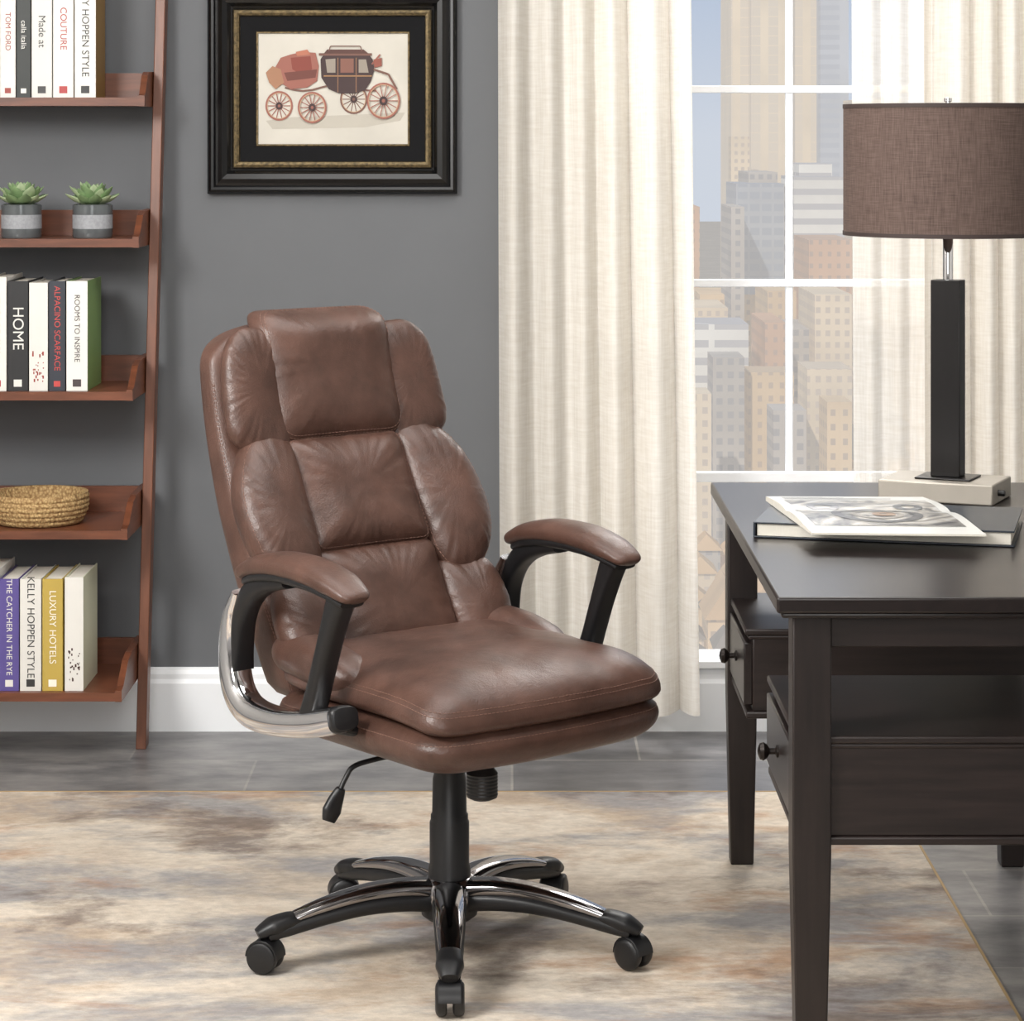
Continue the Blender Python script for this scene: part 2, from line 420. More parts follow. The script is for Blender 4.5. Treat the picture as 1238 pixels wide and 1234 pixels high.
g = MB(); g.box(-900, 900, 200, 2500, GZ-2, GZ, F_gr); g.obj('city_street_level', smooth=False)

# =====================================================================
# RUG
# =====================================================================
def rug_mat():
    m, nt, b, o = newmat('distressed_rug'); N, L = nt.nodes, nt.links
    tc = N.new('ShaderNodeTexCoord')
    def nz(sc, st, det=8, loc=(0,0,0), dist=0.0):
        mp = N.new('ShaderNodeMapping'); mp.inputs['Scale'].default_value = st; mp.inputs['Location'].default_value = loc
        L.new(tc.outputs['Object'], mp.inputs['Vector'])
        n = N.new('ShaderNodeTexNoise'); n.inputs['Scale'].default_value = sc; n.inputs['Detail'].default_value = det; n.inputs['Roughness'].default_value = .68
        n.inputs['Distortion'].default_value = dist
        L.new(mp.outputs['Vector'], n.inputs['Vector']); return n.outputs['Fac']
    def ramp(fac, els):
        r = N.new('ShaderNodeValToRGB'); e = r.color_ramp.elements
        e[0].position, e[0].color = els[0]; e[1].position, e[1].color = els[-1]
        for p, c_ in els[1:-1]:
            q = e.new(p); q.color = c_
        L.new(fac, r.inputs['Fac']); return r.outputs['Color']
    def mix(f, a, b_):
        x = N.new('ShaderNodeMix'); x.data_type = 'RGBA'; L.new(f, x.inputs[0])
        for s_, q in ((6, a), (7, b_)):
            if isinstance(q, tuple): x.inputs[s_].default_value = q
            else: L.new(q, x.inputs[s_])
        return x.outputs[2]
    base = ramp(nz(1.6, (.8, 1.1, 1), 10, (3.1, 1.7, 0), .2), [(.3, lin((164,153,143))), (.42, lin((196,183,167))), (.5, lin((213,202,187))), (.58, lin((192,175,156))), (.68, lin((172,155,138)))])
    bl = ramp(nz(1.7, (.8, 1.6, 1), 12, (7.3, 2.2, 0), .3), [(.48, (0,0,0,1)), (.59, (.82,.82,.82,1))])
    c1 = mix(bl, base, lin((148, 147, 149)))
    ru = ramp(nz(1.9, (.9, 2.1, 1), 12, (1.3, 9.2, 0), .3), [(.53, (0,0,0,1)), (.64, (.58,.58,.58,1))])
    c2 = mix(ru, c1, lin((166, 122, 86)))
    dk = ramp(nz(1.6, (1, 1.6, 1), 13, (12.3, 4.9, 0), .3), [(.54, (0,0,0,1)), (.64, (.75,.75,.75,1))])
    c3 = mix(dk, c2, lin((110, 97, 92)))
    gr = ramp(nz(34, (1, 1.6, 1), 6, (0, 0, 0), 0), [(.3, (.80,.80,.80,1)), (.7, (1.07,1.07,1.07,1))])
    ml = N.new('ShaderNodeMix'); ml.data_type = 'RGBA'; ml.blend_type = 'MULTIPLY'; ml.inputs[0].default_value = 1
    L.new(c3, ml.inputs[6]); L.new(gr, ml.inputs[7])
    L.new(ml.outputs[2], b.inputs['Base Color']); b.inputs['Roughness'].default_value = .95; b.inputs['Specular IOR Level'].default_value = .1
    bp = N.new('ShaderNodeBump'); bp.inputs['Strength'].default_value = .35; bp.inputs['Distance'].default_value = .002
    L.new(nz(260, (1, 1, 1), 2), bp.inputs['Height']); L.new(bp.outputs['Normal'], b.inputs['Normal'])
    return m
RT = .005
RGX, RGY = .842, H*F/(959-HY)
M_edge = pm('rug_binding', (172, 146, 106), .8)
g = MB(); g.box(-2.3, RGX-.005, 2.6, RGY-.005, .0005, RT, rug_mat())
g.box(RGX-.005, RGX, 2.6, RGY, .0005, RT+.001, M_edge); g.box(-2.3, RGX-.005, RGY-.005, RGY, .0005, RT+.001, M_edge)
g.obj('area_rug', smooth=False)

# =====================================================================
# LADDER SHELF
# =====================================================================
ls = empty('ladder_shelf', (-1.2, 6.15, 0))
g = MB()
for x0, x1 in ((-.887, -.857), (-1.53, -1.53)):
    P0 = Vector((x0, 6.13, 0)); P1 = Vector((x1, 6.283, 1.95))
    vs = []
    for P in (P0, P1):
        for dx, dy in ((-.012, -.025), (.012, -.025), (.012, .025), (-.012, .025)): vs.append(P + Vector((dx, dy, 0)))
    g.add(vs, [(3,2,1,0), (4,5,6,7), (0,1,5,4), (1,2,6,5), (2,3,7,6), (3,0,4,7)], M_cherryv)
g.obj('rails', ls, bevel=.002)
trays = [(128, 6.10), (299, 6.04), (484, 5.98), (652, 5.93), (848, 5.88)]
TR = []
g = MB()
for v, yf in trays:
    zb = Z(v, yf); xr = -.887 + .03*zb/1.95 - .0135; xl = -1.516; yb = 6.10 + .148*zb/1.95 + .02 + .03
    yb = min(yb+.06, WALL-.03)
    t = .02
    g.box(xl+.001, xr-.001, yf, yb, zb, zb+t, M_cherry)
    g.box(xl+.016, xr-.016, yb-.014, yb, zb+t-.001, zb+.082, M_cherry)
    L_ = yb - yf
    zq = zb-.0008; yq = yf-.0008; ye = yb+.0008
    cols = [(yq, .025), (yf+L_*.08, .03), (yf+L_*.18, .05), (yf+L_*.3, .074), (yf+L_*.45, .083), (ye, .086)]
    for (ya, ha), (yb2, hb) in zip(cols, cols[1:]):
        for x0, x1 in ((xr-.015, xr), (xl, xl+.015)):
            g.prism([(ya, zq), (yb2, zq), (yb2, zb+hb), (ya, zb+ha)], 'x', x0, x1, M_cherry)
    TR.append((zb+t, yf, yb, xr-.015))
g.obj('tray_shelves', ls, smooth=False)

def text(body, x, y, z, size, mat, parent, rot=True, sx=1.0):
    cu_ = bpy.data.curves.new('lettering', 'FONT'); cu_.body = body; cu_.size = size
    cu_.align_x = 'CENTER'; cu_.align_y = 'CENTER'
    cu_.materials.append(mat)
    ob = bpy.data.objects.new('lettering', cu_); scene.collection.objects.link(ob)
    ob.location = (x, y, z); ob.rotation_euler = (math.pi/2, math.pi/2 if rot else 0, 0); ob.scale = (sx, 1, 1)
    ob.parent = parent; ob.matrix_parent_inverse = Matrix.Translation(-parent.location)
    return ob
mats = {}
def cm(c, r=.5):
    if (c, r) not in mats: mats[(c, r)] = pm('print_%d_%d_%d' % c, c, r, var=.03)
    return mats[(c, r)]
WH = (220, 218, 212); BK = (34, 36, 42)
def books(shelf, specs):
    zs, yf, yb, xr = TR[shelf]
    ys = yf + .018
    e = empty('row_of_books', (X(60, ys), ys, zs))
    g = MB()
    for (u0, u1, vt, col, side, txt, tcol, tsz) in specs:
        x0, x1 = X(u0, ys)+.0006, X(u1, ys)-.0006
        h = Z(vt, ys) - zs; dep = min(.20, yb-.02-ys)
        c0, c1 = cm(col), cm(side)
        b = .0025; z0 = zs+.0005
        g.box(x0, x1, ys, ys+b, z0, z0+h, c0)
        g.box(x0, x0+b, ys+b, ys+dep, z0, z0+h, c1); g.box(x1-b, x1, ys+b, ys+dep, z0, z0+h, c1)
        g.box(x0+b, x1-b, ys+b, ys+dep-.004, z0+.003, z0+h-.004, M_page)
        w = x1-x0
        if not txt:
            for k in range(26):
                a = random.uniform(.2, .8); zz = .02+.075*random.random()**1.2; q = random.uniform(.0015, .004)
                g.box(x0+w*a-q/2, x0+w*a+q/2, ys-.0005, ys, z0+zz, z0+zz+q*random.uniform(.8, 2.4), cm(tcol))
        else:
            g.box(x0+w*.3, x1-w*.3, ys-.0004, ys, z0+.010, z0+.010+w*.35, cm(tcol))
            text(txt, (x0+x1)/2, ys-.0008, z0+h*.57, tsz, cm(tcol), e)
    g.obj('volumes', e, smooth=False)
books(4, [(-100,-70,700,WH,WH,'',BK,.02), (-70,-40,695,(60,90,80),(60,90,80),'',WH,.02), (-40,-2,690,WH,WH,'',BK,.02),
    (-1,23,700,(86,74,140),(86,74,140),'THE CATCHER IN THE RYE',WH,.0185), (24,50,700,(216,214,208),(226,226,220),'KELLY HOPPEN STYLE',(50,50,50),.024),
    (51,76,700,(184,158,74),(190,164,74),'LUXURY HOTELS',(240,236,220),.022), (78,101,698,WH,(214,216,190),'',(70,46,40),.02)])
books(2, [(-90,-50,345,WH,WH,'',BK,.02), (-50,-16,340,(70,80,90),WH,'',WH,.02), (-15,8,335,(226,222,214),WH,'TWELVE TABLES',(170,50,50),.018),
    (9,34,340,(30,30,32),(30,30,32),'HOME',WH,.036), (35,58,342,WH,WH,'',(150,60,50),.02),
    (59,79,340,(44,48,58),(44,48,58),'ALPACINO SCARFACE',(190,70,66),.020), (80,106,340,(226,224,218),(120,150,90),'ROOMS TO INSPIRE',(70,60,60),.018)])
books(0, [(-80,-30,-25,WH,WH,'',BK,.02), (-29,-1,-20,(200,190,170),WH,'',BK,.02), (0,19,-22,WH,WH,'TOM FORD',(150,60,50),.018), (20,37,-15,(38,42,40),BK,'calla italia',WH,.018),
    (38,63,-22,(214,212,206),WH,'Made at',(60,60,60),.024), (64,89,-28,WH,WH,'COUTURE',(170,60,60),.022), (90,116,-30,WH,(140,110,60),'KELLY HOPPEN STYLE',(50,50,50),.024)])

def rosette(mb, c, R, mat, mat2):
    for ring, (nn, tilt, L_) in enumerate(((10, 6, 1.0), (10, 22, .95), (9, 40, .82), (7, 58, .62), (4, 78, .4))):
        for i in range(nn):
            a = 2*math.pi*(i+.5*(ring % 2))/nn + random.uniform(-.1, .1)
            Ln = R*L_*random.uniform(.9, 1.1); w = Ln*.27; th = Ln*.09
            T = Matrix.Translation(Vector(c) + Vector((0,0,.003*ring))) @ Matrix.Rotation(a, 4, 'Z') @ Matrix.Rotation(-math.radians(tilt), 4, 'Y')
            secs = [(0, .35, .8), (.3, .8, 1), (.6, 1, .9), (.85, .55, .5), (1, .03, .05)]
            vs = []; fs = []
            for (s_, ww, tt) in secs:
                for k in range(8):
                    q = 2*math.pi*k/8; vs.append((Ln*s_, w*ww*math.cos(q), th*tt*math.sin(q) + Ln*.25*s_*s_))
            for j in range(4):
                for k in range(8): fs.append((j*8+k, j*8+(k+1)%8, (j+1)*8+(k+1)%8, (j+1)*8+k))
            mb.add(vs, fs, mat if (i+ring) % 3 else mat2, T)
M_suc = pm('succulent_green', (122, 148, 104), .5, var=.2, vscale=40); M_suc2 = pm('succulent_pale', (168, 184, 146), .5, var=.15, vscale=40)
M_glass = pm('smoked_glass', (104, 108, 110), .12, .35)
M_pot = pm('grey_sand_band', (150, 152, 156), .7, var=.15, vscale=150)
for u in (26, 112):
    zs, yf, yb, xr = TR[1]; d = yf + .075
    e = empty('potted_succulent', (X(u, d), d, zs))
    cx, cz = X(u, d), zs+.0005
    g = MB(); r = .048
    g.lathe([(r*.96, 0), (r, .004), (r, .022)], (cx, d, cz), M_glass)
    g.lathe([(r*.995, .022), (r*.995, .055)], (cx, d, cz), M_pot)
    g.lathe([(r, .055), (r, .078), (r-.004, .080), (r-.005, .072), (0.0, .070)], (cx, d, cz), M_glass)
    g.obj('pot', e, angle=50)
    g = MB(); rosette(g, (cx, d, cz+.080), .066, M_suc, M_suc2); g.obj('leaves', e, angle=80)

def basket():
    zs, yf, yb, xr = TR[3]; d = yf + .13; cx = X(48, d)
    e = empty('woven_basket', (cx, d, zs))
    m, nt, b, o = newmat('woven_straw'); N, L = nt.nodes, nt.links
    tc = N.new('ShaderNodeTexCoord'); vo = N.new('ShaderNodeTexVoronoi'); vo.inputs['Scale'].default_value = 170
    mp = N.new('ShaderNodeMapping'); mp.inputs['Scale'].default_value = (1, 1, .8); L.new(tc.outputs['Object'], mp.inputs['Vector'])
    L.new(mp.outputs['Vector'], vo.inputs['Vector'])
    rp = N.new('ShaderNodeValToRGB'); rp.color_ramp.elements[0].color = lin((206, 176, 124)); rp.color_ramp.elements[1].color = lin((138, 106, 66)); rp.color_ramp.elements[1].position = .8
    L.new(vo.outputs['Distance'], rp.inputs['Fac']); L.new(rp.outputs['Color'], b.inputs['Base Color']); b.inputs['Roughness'].default_value = .8
    bp = N.new('ShaderNodeBump'); bp.inputs['Strength'].default_value = .8; bp.inputs['Distance'].default_value = .003; bp.invert = True
    L.new(vo.outputs['Distance'], bp.inputs['Height']); L.new(bp.outputs['Normal'], b.inputs['Normal'])
    g = MB(); prof = [(.02, .0)]
    for i in range(60):
        t = i/59; r = .098 + .018*math.sin(min(1, t*1.4)*math.pi/2) - .002*t
        prof.append((r + .0025*abs(math.sin(t*math.pi*6)), .001+.068*t))
    prof += [(.114, .073), (.108, .072), (.106, .065), (.085, .008), (0.0, .006)]
    g.lathe(prof, (cx, d, zs+.0006), m, n=96); g.obj('bowl', e, angle=60)
basket()

# =====================================================================
# FRAMED PICTURE
# =====================================================================
PY = WALL - .002
def px(u): return X(u, WALL)
def pz(v): return Z(v, WALL)
fr = empty('framed_carriage_picture', (px(402), PY, pz(105)))
def ringprof(g, u0, u1, v0, v1, prof, mat):
    x0, x1, z0, z1 = px(u0), px(u1), pz(v1), pz(v0)
    k = 1/489.7
    rs = []
    for ins, dep in prof:
        i = ins*k; rs.append([(x0+i, PY-dep, z0+i), (x1-i, PY-dep, z0+i), (x1-i, PY-dep, z1-i), (x0+i, PY-dep, z1-i)])
    vs = [p for r in rs for p in r]; fs = []
    for j in range(len(rs)-1):
        for i in range(4): i2 = (i+1) % 4; fs.append((j*4+i, j*4+i2, (j+1)*4+i2, (j+1)*4+i))
    g.add(vs, fs, mat)
g = MB()
ringprof(g, 252, 553, -20, 234, [(0, 0), (0, .02), (2, .026), (5, .03), (8, .03), (10, .024), (13, .026), (18, .032), (24, .028), (28, .018), (31, .014)], M_gloss_black)
ringprof(g, 283, 522, 12, 203, [(0, .014), (1, .019), (4, .021), (7, .019), (8, .012)], M_gold)
ringprof(g, 291, 514, 20, 195, [(0, .012), (19, .010)], pm('black_mat', (16, 16, 18), .8, spec=.2))
ringprof(g, 310, 496, 38, 177, [(0, .010), (1, .013), (2.5, .013), (3, .008)], M_gold)
g.obj('moulding', fr, smooth=False)
g = MB(); M_print = pm('aged_print_paper', (198, 193, 182), .6, var=.07, vscale=8)
g.box(px(311), px(495), PY-.009, PY-.006, pz(176), pz(39), M_print)
yl = [PY-.0094]
def poly(pts, col):
    yl[0] -= .00006
    g.add([(px(u), yl[0], pz(v)) for u, v in pts], [list(range(len(pts)))], cm(col, .7))
def ring(u, v, r0, r1, col, n=28, sx=.92):
    yl[0] -= .00006; vs = []; fs = []
    for i in range(n):
        a = 2*math.pi*i/n
        vs += [(px(u+r0*sx*math.cos(a)), yl[0], pz(v+r0*math.sin(a))), (px(u+r1*sx*math.cos(a)), yl[0], pz(v+r1*math.sin(a)))]
    for i in range(n): j = (i+1) % n; fs.append((2*i, 2*i+1, 2*j+1, 2*j))
    g.add(vs, fs, cm(col, .7))
def line(a, b, w, col):
    dx, dy = b[0]-a[0], b[1]-a[1]; L_ = math.hypot(dx, dy) or 1; nx, ny = -dy/L_*w/2, dx/L_*w/2
    poly([(a[0]+nx, a[1]+ny), (b[0]+nx, b[1]+ny), (b[0]-nx, b[1]-ny), (a[0]-nx, a[1]-ny)], col)
RD, DK, BR = (150, 96, 84), (66, 50, 50), (116, 84, 74)
poly([(322,146), (350,142), (490,136), (484,146), (440,154), (330,156)], (182,176,164))
def wheel(u, v, r, col):
    for i in range(14):
        a = math.pi*2*i/14; line((u, v), (u+r*.9*.92*math.cos(a), v+r*.9*math.sin(a)), 1.1, col)
    ring(u, v, r-2.2, r, col); ring(u, v, r-3.0, r-2.2, (190, 160, 130)); ring(u, v, r*.1, r*.25, DK)
wheel(428, 120, 18, BR); wheel(338, 128, 18, RD)
for k in range(10): line((345+11*k, 106+4*math.sin(k*.8)), (356+11*k, 106+4*math.sin(k*.8+.8)), 2.2, BR)
poly([(332,84), (340,70), (352,66), (366,63), (382,64), (386,80), (384,98), (372,106), (352,108), (336,98)], RD)
poly([(322,88), (330,80), (340,84), (344,100), (334,108), (326,100)], (160,118,92)); poly([(352,70),(376,68),(378,84),(364,90),(354,84)], (132,68,58))
poly([(344,88),(384,84),(382,94),(348,98)], (108,64,56)); poly([(358,63),(372,60),(376,66),(360,68)], (176,112,90))
poly([(388,72), (392,66), (404,64), (446,66), (451,72), (453,84), (449,98), (442,109), (430,113), (410,113), (398,108), (389,94)], DK)
poly([(394,72), (406,71), (406,88), (396,88)], (150,140,128)); poly([(412,71), (428,71), (428,88), (412,88)], (130,90,78)); poly([(434,72), (443,72), (446,88), (434,88)], (150,140,128))
line((386, 66), (450, 66), 3, BR); line((392, 92), (450, 92), 1.4, (160,122,84)); line((409, 70), (409, 112), 1, (140,104,78)); line((431, 70), (431, 112), 1, (140,104,78))
poly([(396,60),(440,60),(446,65),(392,65)], (88,60,54)); line((400,56),(436,56),1.2,BR); line((400,56),(398,62),1.2,BR); line((436,56),(438,62),1.2,BR)
line((452, 84), (470, 90), 2.5, BR); line((470, 90), (480, 108), 2.5, BR); line((450,78),(460,66),2,RD); poly([(452,72),(462,70),(462,80),(453,82)], (140,82,70))
wheel(378, 130, 19, RD); wheel(464, 122, 22, RD)
g.obj('print', fr, smooth=False)

# =====================================================================
# DESK
# =====================================================================
dk = empty('writing_desk', (.73, 4.54, 0))
DX0, DX1, DY0, DY1 = .404, 1.06, 3.897, 5.20
g = MB()
g.box(DX0, DX1, DY0, DY1, .735, .76, M_desk)
g.box(DX0+.008, DX1-.008, DY0+.008, DY1-.008, .726, .7355, M_desk)
g.obj('top', dk, bevel=.004, segs=3)
g = MB()
LW = .06; lx0 = .431; lx1 = DX1-.027; ly0 = DY0+.03; ly1 = DY1-.03
def leg(x, y, zb):
    vs = []
    for z, i in ((zb, .007), (.36, .0), (.726, 0)):
        vs += [(x+i, y+i, z), (x+LW-i, y+i, z), (x+LW-i, y+LW-i, z), (x+i, y+LW-i, z)]
    fs = [(3,2,1,0), (8,9,10,11)]
    for j in range(2):
        for i in range(4): i2 = (i+1) % 4; fs.append((j*4+i, j*4+i2, (j+1)*4+i2, (j+1)*4+i))
    g.add(vs, fs, M_deskl)
for x, zb in ((lx0, RT+.0005), (lx1-LW, 0.0005)):
    leg(x, ly0, zb); leg(x, ly1-LW, zb)
g.obj('legs', dk, bevel=.003)
g = MB()
g.box(lx0+LW, lx1-LW, ly0+.012, ly0+.03, .676, .7262, M_deskf); g.box(lx0+LW, lx1-LW, ly1-.03, ly1-.012, .676, .7262, M_deskf)
g.box(lx0+.012, lx0+.03, ly0+LW, ly1-LW, .70, .7262, M_desk); g.box(lx1-.03, lx1-.012, ly0+LW, ly1-LW, .676, .7262, M_desk)
g.obj('aprons', dk, bevel=.002)
for (y0, y1, nm) in ((ly0+.006, 4.37, 'drawer_near'), (4.79, ly1-.006, 'drawer_far')):
    g = MB()
    bx0 = lx0+.02
    g.box(bx0, lx1-.01, y0+.004, y1, .3845, .5285, M_deskf)
    g.box(bx0-.014, lx1-.004, y0-.001, y1+.012, .528, .540, M_deskf)
    g.box(bx0-.008, lx1-.007, y0+.002, y1+.006, .520, .5284, M_deskf)
    g.box(bx0-.012, lx1-.004, y0-.001, y1+.01, .372, .385, M_deskf)
    near = nm.endswith('near')
    fy0, fy1 = (ly0+LW+.004, y1-.004) if near else (y0+.006, ly1-LW-.004)
    g.box(bx0-.016, bx0+.001, fy0, fy1, .396, .514, M_desk)
    g.obj(nm, dk, bevel=.003)
    g = MB()
    R = Matrix.Translation(Vector((bx0-.016, (fy0+fy1)/2, .458))) @ Matrix.Rotation(-math.pi/2, 4, 'Y')
    g.lathe([(.010, 0), (.010, .003), (.005, .005), (.005, .014), (.011, .018), (.015, .024), (.013, .030), (.006, .033), (0, .034)], (0,0,0), M_brass, n=24, M=R)
    g.obj('knob', dk)

# ---------- lamp ----------
LD = 4.97
lx = X(1146, LD)
lp = empty('table_lamp', (lx, LD, .7605))
M_silver = pm('champagne_metal', (178, 171, 160), .4, .3, var=.05, vscale=20)
M_lampblk = pm('black_wood_column', (20, 17, 17), .3, var=.2, vscale=12, stretch=(8, 8, 1))
def shade_mat():
    m, nt, b, o = newmat('brown_linen_shade'); N, L = nt.nodes, nt.links
    tc = N.new('ShaderNodeTexCoord'); facs = []
    for st in ((30, 30, 900), (500, 500, 30)):
        mp = N.new('ShaderNodeMapping'); mp.inputs['Scale'].default_value = st; L.new(tc.outputs['Object'], mp.inputs['Vector'])
        n = N.new('ShaderNodeTexNoise'); n.inputs['Scale'].default_value = 1; n.inputs['Detail'].default_value = 2; L.new(mp.outputs['Vector'], n.inputs['Vector']); facs.append(n.outputs['Fac'])
    a = N.new('ShaderNodeMath'); a.operation = 'ADD'; L.new(facs[0], a.inputs[0]); L.new(facs[1], a.inputs[1])
    h = N.new('ShaderNodeMath'); h.operation = 'MULTIPLY'; h.inputs[1].default_value = .5; L.new(a.outputs[0], h.inputs[0])
    rp = N.new('ShaderNodeValToRGB'); rp.color_ramp.elements[0].position = .36; rp.color_ramp.elements[1].position = .64
    rp.color_ramp.elements[0].color = lin((76, 60, 54)); rp.color_ramp.elements[1].color = lin((106, 88, 80))
    L.new(h.outputs[0], rp.inputs['Fac']); L.new(rp.outputs['Color'], b.inputs['Base Color']); b.inputs['Roughness'].default_value = .85
    return m
ra = math.radians(-24)
R = Matrix.Translation(Vector((lx, LD, 0))) @ Matrix.Rotation(ra, 4, 'Z')
g = MB(); g.box(-.118, .106, -.078, .078, .7605, .800, M_silver, R); g.obj('base', lp, bevel=.003)
g = MB()
g.box(-.055, .055, -.045, .045, .8003, .804, M_lampblk, R)
g.box(-.029, .029, -.022, .022, .804, Z(338, LD), M_lampblk, R); g.obj('column', lp, bevel=.002)
zs0, zs1 = Z(284, LD), Z(126, LD)
g = MB(); g.lathe([(.010, Z(338, LD)), (.010, zs0+.02), (.005, zs0+.03), (.005, zs1+.004), (.008, zs1+.006), (.008, zs1+.012), (0, zs1+.014)], (lx, LD, 0), M_chrome, n=24)
Rk = R @ Matrix.Translation(Vector((.106, -.03, .780))) @ Matrix.Rotation(math.pi/2, 4, 'Y')
g.lathe([(.006, 0), (.006, .010), (.005, .013), (0, .013)], (0, 0, 0), M_lampblk, n=16, M=Rk)
for k in range(3):
    a = k*2.094+.3
    g.sweep([(lx, LD, zs1-.004), (lx+.1*math.cos(a), LD+.1*math.sin(a), zs1-.004), (lx+.197*math.cos(a), LD+.197*math.sin(a), zs1-.004)], .002, .002, M_chrome, ex=2, n=8, sub=2)
g.obj('stem', lp)
r = .202
M_sh = shade_mat(); M_trim = pm('shade_trim', (60, 48, 45), .7)
g = MB(); g.lathe([(r, zs0), (r, zs1), (r-.002, zs1), (r-.002, zs0)], (lx, LD, 0), M_sh, n=96, closed=True)
for z_ in (zs0, zs1-.008): g.lathe([(r+.0012, z_), (r+.0012, z_+.008), (r-.0004, z_+.008), (r-.0004, z_)], (lx, LD, 0), M_trim, n=96, closed=True)
g.obj('shade', lp, angle=50)

# ---------- book + open magazine on desk ----------
bk = empty('hardcover_book', (.66, 4.55, .7605))
R = Matrix.Translation(Vector((.676, 4.565, 0))) @ Matrix.Rotation(math.radians(-14), 4, 'Z')
M_navy = pm('navy_book_cover', (32, 40, 50), .35)
BT = .788
g = MB()
g.box(-.225, .225, -.145, .145, .7605, .7635, M_navy, R); g.box(-.219, .219, -.140, .140, .7635, BT-.003, M_page, R)
g.box(-.225, .225, -.145, .145, BT-.003, BT, M_navy, R); g.box(-.225, -.221, -.145, .145, .7635, BT-.003, M_navy, R)
g.obj('book_body', bk, bevel=.0008)
mg = empty('open_magazine', (.64, 4.5, BT+.0005))
A = [Vector((.470, 4.735, 0)), Vector((.764, 4.755, 0)), Vector((.800, 4.31, 0)), Vector((.508, 4.33, 0))]
def mpt(s, t): return A[0]*(1-s)*(1-t) + A[1]*s*(1-t) + A[2]*s*t + A[3]*(1-s)*t
n = 24; zb = BT+.0005
def mh(s, t=0):
    q = abs(t-.47)/.5
    return .0035 + .0075*math.sin(math.pi*min(1, q)**.55) + .004*(1-s)*(1-t)
g = MB()
top = [(*mpt(i/n, j/n).xy, zb+mh(i/n, j/n)) for j in range(n+1) for i in range(n+1)]
nb = len(top)
bot = [(x, y, zb) for x, y, z in top]
fs = [(j*(n+1)+i, j*(n+1)+i+1, (j+1)*(n+1)+i+1, (j+1)*(n+1)+i) for j in range(n) for i in range(n)]
fb = [tuple(k+nb for k in f[::-1]) for f in fs]
g.add(top+bot, fs+fb, cm((212, 212, 208), .3))
edge = [i for i in range(n+1)] + [(j)*(n+1)+n for j in range(1, n+1)] + [n*(n+1)+i for i in range(n-1, -1, -1)] + [j*(n+1) for j in range(n-1, 0, -1)]
g.add(top+bot, [(edge[i], edge[(i+1) % len(edge)], edge[(i+1) % len(edge)]+nb, edge[i]+nb) for i in range(len(edge))], M_page)
g.obj('pages', mg, smooth=True)
def magprint():
    m, nt, b, o = newmat('magazine_photo_print'); N, L = nt.nodes, nt.links
    tc = N.new('ShaderNodeTexCoord'); nz = N.new('ShaderNodeTexNoise'); nz.inputs['Scale'].default_value = 11; nz.inputs['Detail'].default_value = 7; nz.inputs['Distortion'].default_value = 2.5
    L.new(tc.outputs['Object'], nz.inputs['Vector'])
    rp = N.new('ShaderNodeValToRGB'); e = rp.color_ramp.elements
    e[0].position = .34; e[0].color = lin((56, 56, 60)); e[1].position = .66; e[1].color = lin((186, 188, 188))
    q = e.new(.48); q.color = lin((130, 128, 124)); q = e.new(.55); q.color = lin((164, 158, 148))
    L.new(nz.outputs['Fac'], rp.inputs['Fac']); L.new(rp.outputs['Color'], b.inputs['Base Color']); b.inputs['Roughness'].default_value = .3
    return m
M_mag = magprint()
g = MB()
def mgrid(s0, s1, t0, t1, mat, k=.0005, m=10, nt_=16):
    vs = []
    for j in range(nt_+1):
        for i in range(m+1):
            s = s0+(s1-s0)*i/m; t = t0+(t1-t0)*j/nt_; vs.append((*mpt(s, t).xy, zb+mh(s, t)+k))
    g.add(vs, [(j*(m+1)+i, j*(m+1)+i+1, (j+1)*(m+1)+i+1, (j+1)*(m+1)+i) for j in range(nt_) for i in range(m)], mat)
mgrid(.06, .94, .20, .86, M_mag, .0006)
for k in range(5): mgrid(.08, .3+.5*random.random(), .05+.024*k, .06+.024*k, cm((130, 130, 130), .4), .0006, 10, 1)
def mring(s, t, r0, r1, col, k=.0012, m=48):
    vs = []; f = []
    for i in range(m):
        a = 2*math.pi*i/m
        for r in (r0, r1):
            ss, tt = s+r*math.cos(a), t+r*.66*math.sin(a); vs.append((*mpt(ss, tt).xy, zb+mh(ss, tt)+k))
    for i in range(m): j = (i+1) % m; f.append((2*i, 2*i+1, 2*j+1, 2*j))
    g.add(vs, f, cm(col, .35))
mring(.50, .62, .21, .27, (56, 58, 62)); mring(.50, .62, .12, .16, (130, 124, 116)); mring(.54, .62, .02, .07, (140, 110, 84), .0014)
mring(.76, .40, .04, .09, (70, 74, 78)); mring(.24, .40, .05, .10, (84, 86, 90))
g.obj('printed_picture', mg, smooth=False)

